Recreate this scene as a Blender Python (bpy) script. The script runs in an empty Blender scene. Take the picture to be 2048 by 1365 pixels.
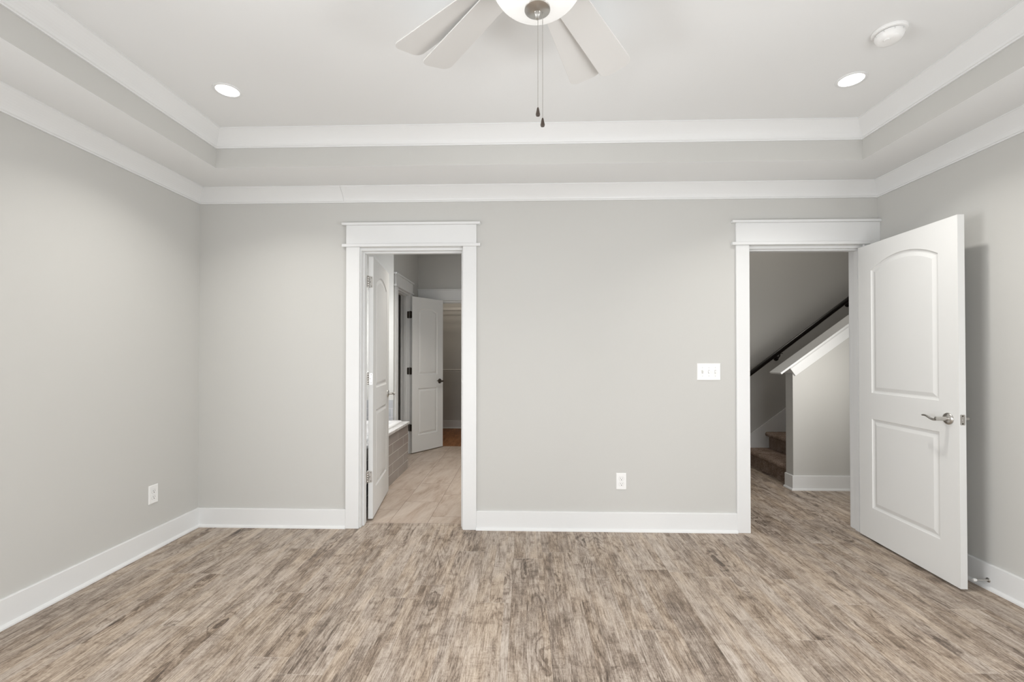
import bpy, bmesh, math, random
from mathutils import Vector, Matrix
random.seed(7)
sc = bpy.context.scene
COL = sc.collection
R = math.radians

# ------------------------------------------------------------------ room numbers (metres)
D = 3.27            # far wall plane (camera stands at y = 0)
XL, XR = -2.4385, 2.5306
YR = -0.47          # rear wall plane, behind the camera
WT = 0.12           # wall thickness
ZC, ZT = 2.5007, 2.7228   # soffit height, tray height
SW = 0.411          # soffit width
CH, CP = 0.0968, 0.0914   # crown height, crown projection
YE = 5.35           # far wall of the stairwell
XB = -2.45          # bathroom left wall
YB = 6.22           # bathroom far wall

# ------------------------------------------------------------------ camera
cd = bpy.data.cameras.new('camera')
cam = bpy.data.objects.new('camera', cd); COL.objects.link(cam)
cd.sensor_width = 36; cd.lens = 893.02 * 36 / 2048
cd.shift_y = 20.55 / 2048
cd.clip_start = 0.02; cd.clip_end = 100
cam.location = (0, 0, 1.2704)
cam.rotation_euler = (math.pi / 2 + 0.0096, 0, 0.0293)
sc.camera = cam

# ------------------------------------------------------------------ world, view, daylight, added fill lights
sc.view_settings.view_transform = 'Standard'
sc.view_settings.look = 'None'
sc.view_settings.gamma = 1
sc.view_settings.use_curve_mapping = False
sc.view_settings.exposure = 0.06
w = bpy.data.worlds.new('sky'); sc.world = w; w.use_nodes = True
w.node_tree.nodes['Background'].inputs[0].default_value = (0.9, 0.95, 1.0, 1)
w.node_tree.nodes['Background'].inputs[1].default_value = 0.6

def area(name, loc, rot, sx, sy, power, color=(1, 1, 1), shape='RECTANGLE', spread=180):
    l = bpy.data.lights.new(name, 'AREA'); l.shape = shape; l.size = sx
    if shape == 'RECTANGLE': l.size_y = sy
    l.energy = power; l.color = color; l.spread = R(spread)
    o = bpy.data.objects.new(name, l); COL.objects.link(o)
    o.location = loc; o.rotation_euler = rot
    return o
WIN = [(-1.55, -0.25), (0.75, 2.05)]        # bedroom windows behind the camera (x ranges)
SIDE = (0.15, 1.45)                          # unseen side-wall windows, added to brighten side walls and ceiling (y range)
WZ = (0.45, 2.10)
TILT = 14
DAY = (0.985, 0.99, 1.0)
RZ = (0.04, 1.80)                            # tall rear windows
wm, wh = (WZ[0] + WZ[1]) / 2, WZ[1] - WZ[0]
for a, b in WIN:                             # daylight entering through them
    area('daylight', ((a + b) / 2, YR - WT - 0.06, sum(RZ) / 2), (R(90 - 14), 0, 0), b - a, RZ[1] - RZ[0], 36, DAY)
area('daylight', (XR + WT + 0.06, sum(SIDE) / 2, wm), (R(90 + TILT), 0, R(90)), SIDE[1] - SIDE[0], wh, 68, DAY)  # added light through the unseen right-hand window, brightens the left wall
area('daylight', (XL - WT - 0.06, sum(SIDE) / 2, wm), (R(90 + TILT), 0, R(-90)), SIDE[1] - SIDE[0], wh, 78, DAY)  # added light from the unseen left side, for right wall and door face
BW = (3.95, 4.97, 0.98, 2.15)                # bathroom window over the tub: y0 y1 z0 z1
area('daylight', (XB - WT - 0.06, (BW[0] + BW[1]) / 2, (BW[2] + BW[3]) / 2), (R(90), 0, R(-90)), BW[1] - BW[0], BW[3] - BW[2], 64, DAY)
area('hall_fill', (2.66, 3.44, 1.30), Vector((-0.05, 0.85, -0.40)).to_track_quat('-Z', 'Y').to_euler(), 0.25, 0.25, 7.5, (1.0, 0.97, 0.92))  # added fill without a fixture, hidden beside the doorway, brightens the knee wall
area('stair_fill', (2.6, 4.9, 4.05), (0, 0, 0), 0.3, 0.3, 14, (1.0, 0.93, 0.85))  # added fill high over the steps, no fixture, lifts the stairwell wall
area('bathroom_fill', (-0.75, 4.5, 2.69), (0, 0, 0), 0.3, 0.3, 12.5, (1.0, 0.95, 0.89), spread=110)  # soft fill added under the bathroom ceiling, no fixture built
area('closet_fill', (-1.2, 7.0, 2.69), (0, 0, 0), 0.2, 0.2, 5, (1.0, 0.88, 0.74))  # small warm fill added to brighten the closet, no fixture

# ------------------------------------------------------------------ materials
def mat(name, color, rough=0.5, metal=0.0, spec=0.5, emit=None, strength=0.0, bump=None):
    m = bpy.data.materials.new(name); m.use_nodes = True
    nt = m.node_tree; b = nt.nodes['Principled BSDF']
    b.inputs['Base Color'].default_value = (*color, 1)
    b.inputs['Roughness'].default_value = rough
    b.inputs['Metallic'].default_value = metal
    b.inputs['Specular IOR Level'].default_value = spec
    if emit:
        b.inputs['Emission Color'].default_value = (*emit, 1)
        b.inputs['Emission Strength'].default_value = strength
    if bump:
        sc_, st = bump
        tc = nt.nodes.new('ShaderNodeTexCoord'); n = nt.nodes.new('ShaderNodeTexNoise')
        n.inputs['Scale'].default_value = sc_; n.inputs['Detail'].default_value = 3
        bp = nt.nodes.new('ShaderNodeBump'); bp.inputs['Strength'].default_value = st; bp.inputs['Distance'].default_value = 0.002
        nt.links.new(tc.outputs['Object'], n.inputs['Vector']); nt.links.new(n.outputs['Fac'], bp.inputs['Height'])
        nt.links.new(bp.outputs['Normal'], b.inputs['Normal'])
    return m

class NT:
    """short-hand for building node trees"""
    def __init__(s, name):
        s.m = bpy.data.materials.new(name); s.m.use_nodes = True
        s.t = s.m.node_tree; s.b = s.t.nodes['Principled BSDF']
    def n(s, typ, **kw):
        x = s.t.nodes.new(typ)
        for k, v in kw.items(): setattr(x, k, v)
        return x
    def l(s, a, b): s.t.links.new(a, b)
    def val(s, i, v):
        if isinstance(v, (int, float)): i.default_value = v
        elif isinstance(v, tuple): i.default_value = v
        else: s.l(v, i)
    def math(s, op, a, b=0.0, c=None, clamp=False):
        x = s.n('ShaderNodeMath', operation=op, use_clamp=clamp)
        s.val(x.inputs[0], a); s.val(x.inputs[1], b)
        if c is not None: s.val(x.inputs[2], c)
        return x.outputs[0]
    def comb(s, x, y, z=0.0):
        c = s.n('ShaderNodeCombineXYZ')
        for i, v in enumerate((x, y, z)): s.val(c.inputs[i], v)
        return c.outputs[0]
    def noise(s, vec, scale, detail=4.0, rough=0.55, dist=0.0):
        x = s.n('ShaderNodeTexNoise'); s.l(vec, x.inputs['Vector'])
        x.inputs['Scale'].default_value = scale; x.inputs['Detail'].default_value = detail
        x.inputs['Roughness'].default_value = rough; x.inputs['Distortion'].default_value = dist
        return x.outputs['Fac']
    def rnd(s, vec, dim='3D'):
        x = s.n('ShaderNodeTexWhiteNoise', noise_dimensions=dim)
        s.l(vec, x.inputs['Vector'] if dim != '1D' else x.inputs['W']); return x
    def ramp(s, fac, stops, interp='LINEAR'):
        r = s.n('ShaderNodeValToRGB'); r.color_ramp.interpolation = interp
        e = r.color_ramp.elements
        while len(e) < len(stops): e.new(0.5)
        for i, (p, c) in enumerate(stops):
            e[i].position = p; e[i].color = (*c, 1) if len(c) == 3 else c
        s.l(fac, r.inputs[0]); return r.outputs[0]
    def mix(s, fac, a, b, mode='MIX'):
        x = s.n('ShaderNodeMix', data_type='RGBA', blend_type=mode)
        s.val(x.inputs[0], fac)
        for i, v in ((6, a), (7, b)):
            if isinstance(v, tuple): x.inputs[i].default_value = (*v, 1) if len(v) == 3 else v
            else: s.l(v, x.inputs[i])
        return x.outputs[2]
    def smooth(s, v, lo, hi):
        x = s.n('ShaderNodeMapRange', interpolation_type='SMOOTHSTEP')
        s.val(x.inputs[0], v); x.inputs[1].default_value = lo; x.inputs[2].default_value = hi
        return x.outputs[0]
    def pos(s):
        g = s.n('ShaderNodeNewGeometry'); sp = s.n('ShaderNodeSeparateXYZ'); s.l(g.outputs['Position'], sp.inputs[0])
        return sp.outputs

def plank_floor(name, pal, pw=0.183, pl=1.22, sat=1.0):
    t = NT(name); x, y, z = t.pos()
    u = t.math('DIVIDE', t.math('ADD', x, 20.02), pw)
    col = t.math('FLOOR', u); fu = t.math('FRACT', u)
    r0 = t.rnd(t.comb(col, 3.7)).outputs['Value']
    v = t.math('DIVIDE', t.math('ADD', t.math('ADD', y, 20), t.math('MULTIPLY', r0, pl)), pl)
    row = t.math('FLOOR', v); fv = t.math('FRACT', v)
    rn = t.rnd(t.comb(col, row, 1.3)); ra = rn.outputs['Value']
    # printed staves: every plank shows two or three narrower strips with their own tone and grain
    fu2 = t.math('ADD', fu, t.math('MULTIPLY', t.math('SUBTRACT', t.noise(t.comb(col, t.math('MULTIPLY', y, 0.9), 4.0), 1.0, 2), 0.5), 0.10))
    stave = t.math('ADD', t.math('GREATER_THAN', fu2, t.math('ADD', 0.25, t.math('MULTIPLY', ra, 0.2))), t.math('GREATER_THAN', fu2, t.math('ADD', 0.60, t.math('MULTIPLY', ra, 0.25))))
    rs = t.rnd(t.comb(t.math('ADD', t.math('MULTIPLY', col, 3.0), stave), row, 8.1)).outputs['Value']
    gx = t.math('ADD', x, t.math('MULTIPLY', ra, 37.0)); gy = t.math('ADD', y, t.math('ADD', t.math('MULTIPLY', ra, 91.0), t.math('MULTIPLY', rs, 3.0)))
    V = lambda a, b, c=0.0: t.comb(t.math('MULTIPLY', gx, a), t.math('MULTIPLY', gy, b), t.math('ADD', rs, c) if c else rs)
    blot = t.noise(V(11.0, 4.6), 1.0, 7, 0.70, 1.1)
    cloud = t.noise(t.comb(t.math('MULTIPLY', gx, 3.2), t.math('MULTIPLY', gy, 1.3), ra), 1.0, 3, 0.55, 0.5)
    streak = t.noise(V(34.0, 3.2), 1.0, 6, 0.68, 1.2)
    fine = t.noise(V(210.0, 10.0), 1.0, 3, 0.6, 0.5); speck = t.noise(V(320.0, 80.0, 4.0), 1.0, 2, 0.6)
    smudge = t.smooth(t.noise(t.comb(t.math('MULTIPLY', gx, 3.0), t.math('MULTIPLY', gy, 8.0), ra), 1.0, 5, 0.62, 1.4), 0.52, 0.72)
    # short dark checks and saw marks across the grain, only in patches
    saw = t.noise(V(10.0, 46.0, 2.0), 1.0, 4, 0.6, 1.6)
    sawm = t.smooth(t.noise(V(4.0, 3.4, 5.0), 1.0, 2), 0.44, 0.64)
    crack = t.math('MULTIPLY', t.smooth(saw, 0.57, 0.66), sawm)
    # knots with rings that fade into cathedral grain
    vo = t.n('ShaderNodeTexVoronoi'); vo.inputs['Scale'].default_value = 1.0; vo.inputs['Randomness'].default_value = 1.0
    wob = t.noise(V(9.0, 6.0), 1.0, 3); wob2 = t.noise(V(7.0, 5.0, 7.0), 1.0, 3)
    t.l(t.comb(t.math('ADD', t.math('MULTIPLY', gx, 5.2), t.math('MULTIPLY', wob, 0.55)), t.math('ADD', t.math('MULTIPLY', gy, 1.9), t.math('MULTIPLY', wob2, 0.6)), 0.3), vo.inputs['Vector'])
    kd = vo.outputs['Distance']
    kr = t.rnd(vo.outputs['Position']).outputs['Value']
    kon = t.smooth(kr, 0.40, 0.55)
    core = t.math('MULTIPLY', t.math('SUBTRACT', 1.0, t.smooth(kd, 0.02, 0.15)), kon)
    halo = t.math('MULTIPLY', t.math('SUBTRACT', 1.0, t.smooth(kd, 0.10, 0.55)), kon)
    rw = t.math('SINE', t.math('ADD', t.math('MULTIPLY', kd, 52.0), t.math('MULTIPLY', streak, 4.0)))
    ring = t.math('MULTIPLY', t.smooth(rw, 0.1, 1.0), halo)
    d1 = t.noise(V(5.0, 0.75, 3.0), 1.0, 2.0, 0.5, 0.5)
    cw = t.math('SINE', t.math('MULTIPLY', d1, 150.0))
    cm = t.smooth(t.noise(V(3.5, 1.1, 9.0), 1.0, 2), 0.50, 0.66)
    cath = t.math('MULTIPLY', t.smooth(cw, 0.2, 1.0), cm)
    tone = t.math('ADD', t.math('MULTIPLY', blot, 0.46), t.math('MULTIPLY', streak, 0.32))
    tone = t.math('ADD', tone, t.math('MULTIPLY', cloud, 0.24))
    tone = t.math('ADD', tone, t.math('ADD', t.math('MULTIPLY', t.math('SUBTRACT', fine, 0.5), 0.50), t.math('MULTIPLY', t.math('SUBTRACT', speck, 0.5), 0.24)))
    tone = t.math('SUBTRACT', tone, t.math('SUBTRACT', t.math('MULTIPLY', smudge, 0.075), 0.006))
    tone = t.math('ADD', tone, t.math('MULTIPLY', t.math('MULTIPLY', t.math('SUBTRACT', saw, 0.5), sawm), 0.20))
    tone = t.math('SUBTRACT', tone, t.math('MULTIPLY', crack, 0.12))
    tone = t.math('SUBTRACT', tone, t.math('MULTIPLY', ring, 0.13))
    tone = t.math('SUBTRACT', tone, t.math('MULTIPLY', cath, 0.085))
    tone = t.math('SUBTRACT', tone, t.math('MULTIPLY', core, 0.17))
    tone = t.math('ADD', tone, t.math('ADD', t.math('MULTIPLY', t.math('SUBTRACT', rs, 0.5), 0.05), t.math('MULTIPLY', t.math('SUBTRACT', ra, 0.5), 0.04)))
    c = t.ramp(tone, [(0.27, pal[0]), (0.41, pal[1]), (0.51, pal[2]), (0.60, pal[3]), (0.74, pal[4])])
    # warm / grey drift
    dr = t.noise(V(6.0, 1.6, 3.0), 1.0, 3)
    c = t.mix(t.smooth(dr, 0.38, 0.66), c, t.mix(1.0, c, (1.035, 0.99, 0.92), 'MULTIPLY'))
    # joints
    eu = t.math('MULTIPLY', t.math('MINIMUM', fu, t.math('SUBTRACT', 1.0, fu)), pw)
    ev = t.math('MULTIPLY', t.math('MINIMUM', fv, t.math('SUBTRACT', 1.0, fv)), pl)
    ju = t.math('SUBTRACT', 1.0, t.smooth(eu, 0.0006, 0.0022)); jv = t.math('SUBTRACT', 1.0, t.smooth(ev, 0.0008, 0.0026))
    c = t.mix(t.math('MULTIPLY', ju, 0.18), c, pal[0])
    c = t.mix(t.math('MULTIPLY', jv, 0.26), c, pal[4])
    t.l(c, t.b.inputs['Base Color'])
    t.l(t.math('ADD', 0.40, t.math('MULTIPLY', fine, 0.16)), t.b.inputs['Roughness'])
    t.b.inputs['Specular IOR Level'].default_value = 0.32
    bp = t.n('ShaderNodeBump'); bp.inputs['Strength'].default_value = 0.12; bp.inputs['Distance'].default_value = 0.002
    t.l(t.math('SUBTRACT', t.math('ADD', t.math('MULTIPLY', fine, 0.5), streak), t.math('MULTIPLY', t.math('MAXIMUM', ju, jv), 1.2)), bp.inputs['Height'])
    t.l(bp.outputs[0], t.b.inputs['Normal'])
    return t.m

M_floor = plank_floor('greige_wood_planks', [(0.075, 0.056, 0.043), (0.20, 0.156, 0.123), (0.362, 0.300, 0.248), (0.478, 0.412, 0.352), (0.61, 0.548, 0.487)])
M_closetfloor = plank_floor('brown_wood_planks', [(0.09, 0.036, 0.014), (0.19, 0.078, 0.030), (0.30, 0.130, 0.052), (0.38, 0.175, 0.075), (0.48, 0.24, 0.11)], pw=0.13)

def bath_tile():
    t = NT('beige_stone_floor_tile'); x, y, z = t.pos()
    W, L = 0.2985, 0.56
    u = t.math('DIVIDE', t.math('ADD', x, 0.74 + 10 * W), W); col = t.math('FLOOR', u); fu = t.math('FRACT', u)
    # joints measured: column 10 -> y 3.515, 9 -> 3.868, 8 -> 3.696 : a third of a tile per column
    off = t.math('ADD', 3.515, t.math('MULTIPLY', t.math('SUBTRACT', col, 10), 0.2067))
    v = t.math('ADD', t.math('DIVIDE', t.math('SUBTRACT', y, off), L), 50.0); row = t.math('FLOOR', v); fv = t.math('FRACT', v)
    ra = t.rnd(t.comb(col, row, 2.0)).outputs['Value']
    gx = t.math('ADD', x, t.math('MULTIPLY', ra, 17.0)); gy = t.math('ADD', y, t.math('MULTIPLY', ra, 43.0))
    diag = t.math('ADD', t.math('MULTIPLY', gx, 9.0), t.math('MULTIPLY', gy, -1.2))
    n1 = t.noise(t.comb(diag, t.math('MULTIPLY', gy, 2.2), ra), 1.0, 5, 0.6, 0.8)
    n2 = t.noise(t.comb(t.math('MULTIPLY', diag, 4.0), t.math('MULTIPLY', gy, 5.0), ra), 1.0, 5, 0.65, 1.0)
    tone = t.math('ADD', t.math('MULTIPLY', n1, 0.65), t.math('MULTIPLY', n2, 0.35))
    c = t.ramp(tone, [(0.32, (0.30, 0.22, 0.165)), (0.44, (0.43, 0.345, 0.278)), (0.54, (0.50, 0.42, 0.352)), (0.72, (0.56, 0.49, 0.425))])
    e = t.math('MINIMUM', t.math('MULTIPLY', t.math('MINIMUM', fu, t.math('SUBTRACT', 1.0, fu)), W), t.math('MULTIPLY', t.math('MINIMUM', fv, t.math('SUBTRACT', 1.0, fv)), L))
    j = t.math('SUBTRACT', 1.0, t.smooth(e, 0.0012, 0.003))
    c = t.mix(j, c, (0.25, 0.19, 0.15))
    t.l(c, t.b.inputs['Base Color']); t.b.inputs['Roughness'].default_value = 0.42
    t.b.inputs['Specular IOR Level'].default_value = 0.35
    return t.m
M_bathfloor = bath_tile()

def subway(name, axis, c1, c2, grout, W, H, z0, u0):
    t = NT(name); p = t.pos(); a = p[axis]; z = p[2]
    v = t.math('DIVIDE', t.math('SUBTRACT', z, z0), H); row = t.math('FLOOR', v); fv = t.math('FRACT', v)
    sh = t.math('MULTIPLY', t.math('FRACT', t.math('MULTIPLY', row, 0.5)), 1.0)
    u = t.math('ADD', t.math('ADD', t.math('DIVIDE', t.math('SUBTRACT', a, u0), W), sh), 40.0); col = t.math('FLOOR', u); fu = t.math('FRACT', u)
    ra = t.rnd(t.comb(col, row, 5.0)).outputs['Value']
    n = t.noise(t.comb(t.math('MULTIPLY', a, 12.0), t.math('MULTIPLY', z, 25.0), ra), 1.0, 3)
    c = t.mix(t.math('ADD', t.math('MULTIPLY', ra, 0.5), t.math('MULTIPLY', n, 0.5)), c1, c2)
    e = t.math('MINIMUM', t.math('MULTIPLY', t.math('MINIMUM', fu, t.math('SUBTRACT', 1.0, fu)), W), t.math('MULTIPLY', t.math('MINIMUM', fv, t.math('SUBTRACT', 1.0, fv)), H))
    j = t.math('SUBTRACT', 1.0, t.smooth(e, 0.0018, 0.003))
    c = t.mix(j, c, grout)
    t.l(c, t.b.inputs['Base Color'])
    t.l(t.math('ADD', 0.16, t.math('MULTIPLY', j, 0.6)), t.b.inputs['Roughness'])
    return t.m
M_apron = subway('taupe_glazed_tile', 1, (0.325, 0.292, 0.272), (0.41, 0.375, 0.352), (0.62, 0.60, 0.57), 0.383, 0.0985, -0.002, 4.626)
M_splash = subway('grey_glazed_wall_tile', 0, (0.40, 0.41, 0.43), (0.46, 0.47, 0.49), (0.58, 0.58, 0.59), 0.383, 0.0985, 0.57, -1.9)
M_splash2 = subway('grey_glazed_wall_tile_side', 1, (0.40, 0.41, 0.43), (0.46, 0.47, 0.49), (0.58, 0.58, 0.59), 0.383, 0.0985, 0.57, 4.2)

def carpet():
    t = NT('brown_cut_pile_carpet'); g = t.n('ShaderNodeNewGeometry')
    n1 = t.noise(g.outputs['Position'], 130, 4, 0.75); n2 = t.noise(g.outputs['Position'], 9, 3)
    tone = t.math('ADD', t.math('MULTIPLY', n1, 0.8), t.math('MULTIPLY', n2, 0.25))
    c = t.ramp(tone, [(0.36, (0.10, 0.066, 0.048)), (0.52, (0.27, 0.20, 0.16)), (0.68, (0.56, 0.46, 0.39))])
    t.l(c, t.b.inputs['Base Color']); t.b.inputs['Roughness'].default_value = 1; t.b.inputs['Specular IOR Level'].default_value = 0.05
    bp = t.n('ShaderNodeBump'); bp.inputs['Strength'].default_value = 0.9; bp.inputs['Distance'].default_value = 0.006
    t.l(n1, bp.inputs['Height']); t.l(bp.outputs[0], t.b.inputs['Normal']); return t.m
M_carpet = carpet()

def marble():
    t = NT('white_veined_marble'); g = t.n('ShaderNodeNewGeometry')
    n1 = t.noise(g.outputs['Position'], 7, 6, 0.6, 1.5)
    t.l(t.ramp(n1, [(0.40, (0.80, 0.80, 0.79)), (0.50, (0.62, 0.61, 0.60)), (0.56, (0.80, 0.79, 0.78))]), t.b.inputs['Base Color'])
    t.b.inputs['Roughness'].default_value = 0.2; return t.m
M_marble = marble()

M_wall = mat('greige_wall_paint', (0.560, 0.556, 0.534), 0.85, spec=0.2, bump=(420, 0.05))
M_ceil = mat('flat_white_ceiling_paint', (0.768, 0.775, 0.772), 0.9, spec=0.15, bump=(350, 0.04))
M_trim = mat('white_semi_gloss_trim', (0.748, 0.755, 0.753), 0.35, spec=0.4)
M_door = mat('white_painted_door', (0.75, 0.755, 0.745), 0.42, spec=0.4, bump=(300, 0.03))
M_plate = mat('white_plastic', (0.84, 0.84, 0.83), 0.3)
M_slot = mat('dark_slot', (0.06, 0.06, 0.06), 0.6)
M_slotlight = mat('shaded_plastic_seam', (0.45, 0.45, 0.44), 0.6)
M_nickel = mat('satin_nickel', (0.56, 0.545, 0.52), 0.28, metal=1.0)
M_bronze = mat('dark_bronze', (0.10, 0.085, 0.07), 0.35, metal=0.9)
M_blade = mat('light_grey_fan_blade', (0.64, 0.632, 0.615), 0.45)
M_fob = mat('dark_walnut_fob', (0.055, 0.038, 0.028), 0.3)
M_rail = mat('black_stained_rail', (0.012, 0.010, 0.009), 0.28)
M_tub = mat('white_acrylic', (0.88, 0.88, 0.88), 0.12)
M_wire = mat('white_coated_wire', (0.72, 0.71, 0.69), 0.4)
M_tip = mat('white_rubber', (0.85, 0.85, 0.84), 0.6)
M_bowl = mat('lit_opal_glass', (0.64, 0.64, 0.63), 0.25, emit=(1.0, 0.985, 0.95), strength=0.32)
M_lens = mat('lit_lamp_lens', (0.9, 0.9, 0.9), 0.4, emit=(1.0, 0.98, 0.95), strength=6.0)
def glass():
    t = NT('clear_pane'); nt = t.t; out = nt.nodes['Material Output']
    tr = t.n('ShaderNodeBsdfTransparent'); gl = t.n('ShaderNodeBsdfGlossy'); gl.inputs['Roughness'].default_value = 0.02
    fr = t.n('ShaderNodeFresnel'); fr.inputs[0].default_value = 1.45; mx = t.n('ShaderNodeMixShader')
    t.l(fr.outputs[0], mx.inputs[0]); t.l(tr.outputs[0], mx.inputs[1]); t.l(gl.outputs[0], mx.inputs[2]); t.l(mx.outputs[0], out.inputs[0])
    return t.m
M_glass = glass()

# ------------------------------------------------------------------ mesh helpers
class MB:
    def __init__(s): s.b = bmesh.new()
    def box(s, x0, x1, y0, y1, z0, z1, mtx=None):
        P = [(x0, y0, z0), (x1, y0, z0), (x1, y1, z0), (x0, y1, z0), (x0, y0, z1), (x1, y0, z1), (x1, y1, z1), (x0, y1, z1)]
        if mtx: P = [mtx @ Vector(p) for p in P]
        v = [s.b.verts.new(p) for p in P]
        for f in ((3, 2, 1, 0), (4, 5, 6, 7), (0, 1, 5, 4), (1, 2, 6, 5), (2, 3, 7, 6), (3, 0, 4, 7)): s.b.faces.new([v[i] for i in f])
        return s
    def rings(s, loops, cap0=True, cap1=True, closed=True):
        L = [[s.b.verts.new(p) for p in lp] for lp in loops]
        n = len(L[0])
        for a, b in zip(L, L[1:]):
            for i in range(n if closed else n - 1):
                j = (i + 1) % n
                s.b.faces.new((a[i], a[j], b[j], b[i]))
        if cap0: s.b.faces.new(list(reversed(L[0])))
        if cap1: s.b.faces.new(L[-1])
        return s
    def lathe(s, prof, c=(0, 0, 0), n=32, mtx=None, cap0=True, cap1=True):
        """prof: (radius, height) list along +z"""
        lo = []
        for r, h in prof:
            lo.append([Vector((c[0] + max(r, 1e-5) * math.cos(2 * math.pi * i / n), c[1] + max(r, 1e-5) * math.sin(2 * math.pi * i / n), c[2] + h)) for i in range(n)])
        if mtx: lo = [[mtx @ p for p in l] for l in lo]
        return s.rings(lo, cap0, cap1)
    def tube(s, pts, r, n=10, flat=None):
        """round (or elliptical with per-point (ra, rb)) sweep"""
        pts = [Vector(p) for p in pts]; lo = []
        for i, p in enumerate(pts):
            t = (pts[min(i + 1, len(pts) - 1)] - pts[max(i - 1, 0)]).normalized()
            up = Vector((0, 0, 1)) if abs(t.z) < 0.95 else Vector((0, 1, 0))
            a = t.cross(up).normalized(); b = a.cross(t).normalized()
            ra, rb = (r, r) if not flat else flat[i]
            lo.append([p + a * ra * math.cos(2 * math.pi * k / n) + b * rb * math.sin(2 * math.pi * k / n) for k in range(n)])
        return s.rings(lo)
    def prism(s, poly, fn, t0, t1):
        """extrude a 2-D polygon: fn(u, v, t) -> point"""
        return s.rings([[fn(u, v, t0) for u, v in poly], [fn(u, v, t1) for u, v in poly]])
    def build(s, name, m, parent=None, smooth=False, bevel=0, loc=None, bseg=2):
        bmesh.ops.recalc_face_normals(s.b, faces=s.b.faces)
        me = bpy.data.meshes.new(name); s.b.to_mesh(me); s.b.free()
        me.materials.append(m)
        o = bpy.data.objects.new(name, me); COL.objects.link(o)
        if smooth:
            for p in me.polygons: p.use_smooth = True
            try: me.set_sharp_from_angle(angle=R(38))
            except Exception: pass
        if bevel:
            b = o.modifiers.new('bevel', 'BEVEL'); b.width = bevel; b.segments = bseg; b.limit_method = 'ANGLE'; b.angle_limit = R(40)
        if loc: o.location = loc
        if parent: o.parent = parent
        return o

def tag(o, label=None, cat=None, group=None, kind=None):
    if label: o['label'] = label
    if cat: o['category'] = cat
    if group: o['group'] = group
    if kind: o['kind'] = kind
    return o
def empty(name, loc=(0, 0, 0), rz=0):
    o = bpy.data.objects.new(name, None); COL.objects.link(o); o.location = loc; o.rotation_euler = (0, 0, rz); o.empty_display_size = 0.1
    return o
def struct(mb, name, m, label, cat, bevel=0):
    return tag(mb.build(name, m, bevel=bevel), label, cat, kind='structure')
def copy_tree(o, parent=None):
    c = o.copy(); COL.objects.link(c)
    if parent: c.parent = parent
    for ch in list(o.children): copy_tree(ch, c)
    return c

# ------------------------------------------------------------------ doorways (clear opening between jamb faces)
DL = (-1.213, -0.463, 2.048)     # left doorway x0 x1 head
DR = (1.620, 2.412, 2.042)       # right doorway
JT = 0.018
HT = 2.9                         # wall slab height

# ------------------------------------------------------------------ floors
f = MB()
f.box(XL - WT, XR + WT, YR - WT, 3.345, -0.12, 0)
f.box(0.70, 5.2, 3.345, YE + WT, -0.12, 0)
struct(f, 'floor', M_floor, 'grey-brown wood plank floor running from the bedroom into the hall', 'floor')
f = MB(); f.box(XB - WT, 0.58, 3.345, YB + 0.02, -0.12, -0.001)
struct(f, 'floor_bathroom', M_bathfloor, 'beige stone tile floor of the bathroom', 'floor')
f = MB(); f.box(XB - WT, 0.58, YB + 0.02, 7.78 + WT, -0.12, -0.001)
struct(f, 'floor_closet', M_closetfloor, 'reddish brown wood floor inside the closet beyond the bathroom', 'floor')
f = MB(); f.box(DL[0], DL[1], 3.333, 3.358, 0, 0.006)
struct(f, 'trim_1', M_floor, 'wood threshold strip between plank floor and bathroom tile', 'threshold', bevel=0.002)

# ------------------------------------------------------------------ walls
def wall_with_doors(mb, x0, x1, y0, y1, doors):
    xs = x0
    for a, b, h in sorted(doors):
        mb.box(xs, a - JT, y0, y1, 0, HT)
        mb.box(a - JT, b + JT, y0, y1, h + JT, HT)
        xs = b + JT
    mb.box(xs, x1, y0, y1, 0, HT)
wl = MB(); wall_with_doors(wl, XL - WT, 5.2, D, D + WT, [DL, DR])
struct(wl, 'wall_far', M_wall, 'light greige far wall with two white-cased doorways', 'wall')
def side_wall(x0, x1):
    m = MB(); m.box(x0, x1, YR - WT, SIDE[0], 0, HT); m.box(x0, x1, SIDE[1], D, 0, HT)
    m.box(x0, x1, SIDE[0], SIDE[1], 0, WZ[0]); m.box(x0, x1, SIDE[0], SIDE[1], WZ[1], HT); return m
wl = side_wall(XL - WT, XL)
struct(wl, 'wall_left', M_wall, 'light greige left wall with one outlet near the floor', 'wall')
wl = side_wall(XR, XR + WT)
struct(wl, 'wall_right', M_wall, 'light greige right wall behind the open white door', 'wall')
wl = MB(); wl.box(XL, WIN[0][0], YR - WT, YR, 0, HT); wl.box(WIN[0][1], WIN[1][0], YR - WT, YR, 0, HT); wl.box(WIN[1][1], XR, YR - WT, YR, 0, HT)
for a, b in WIN: wl.box(a, b, YR - WT, YR, 0, RZ[0]); wl.box(a, b, YR - WT, YR, RZ[1], HT)
struct(wl, 'wall_rear', M_wall, 'greige window wall behind the viewpoint', 'wall')
# tray ceiling: soffit ring, step faces, raised panel
TX0, TX1, TY0, TY1 = XL + SW, XR - SW, YR + SW, D - SW
c = MB()
c.box(XL, TX0, YR, D, ZC, ZC + 0.1); c.box(TX1, XR, YR, D, ZC, ZC + 0.1)
c.box(TX0, TX1, TY1, D, ZC, ZC + 0.1); c.box(TX0, TX1, YR, TY0, ZC, ZC + 0.1)
struct(c, 'ceiling', M_ceil, 'white lowered soffit border around the tray ceiling', 'ceiling')
c = MB()
c.box(XL, XR, YR, D, ZT, ZT + 0.1)
struct(c, 'ceiling_tray', M_ceil, 'white raised centre panel of the tray ceiling', 'ceiling')
c = MB(); e = 0.012
g_ = 0.0006
c.box(TX0 - e, TX0 + g_, TY0 - e, TY1 + e, ZC + g_, ZT); c.box(TX1 - g_, TX1 + e, TY0 - e, TY1 + e, ZC + g_, ZT)
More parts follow.
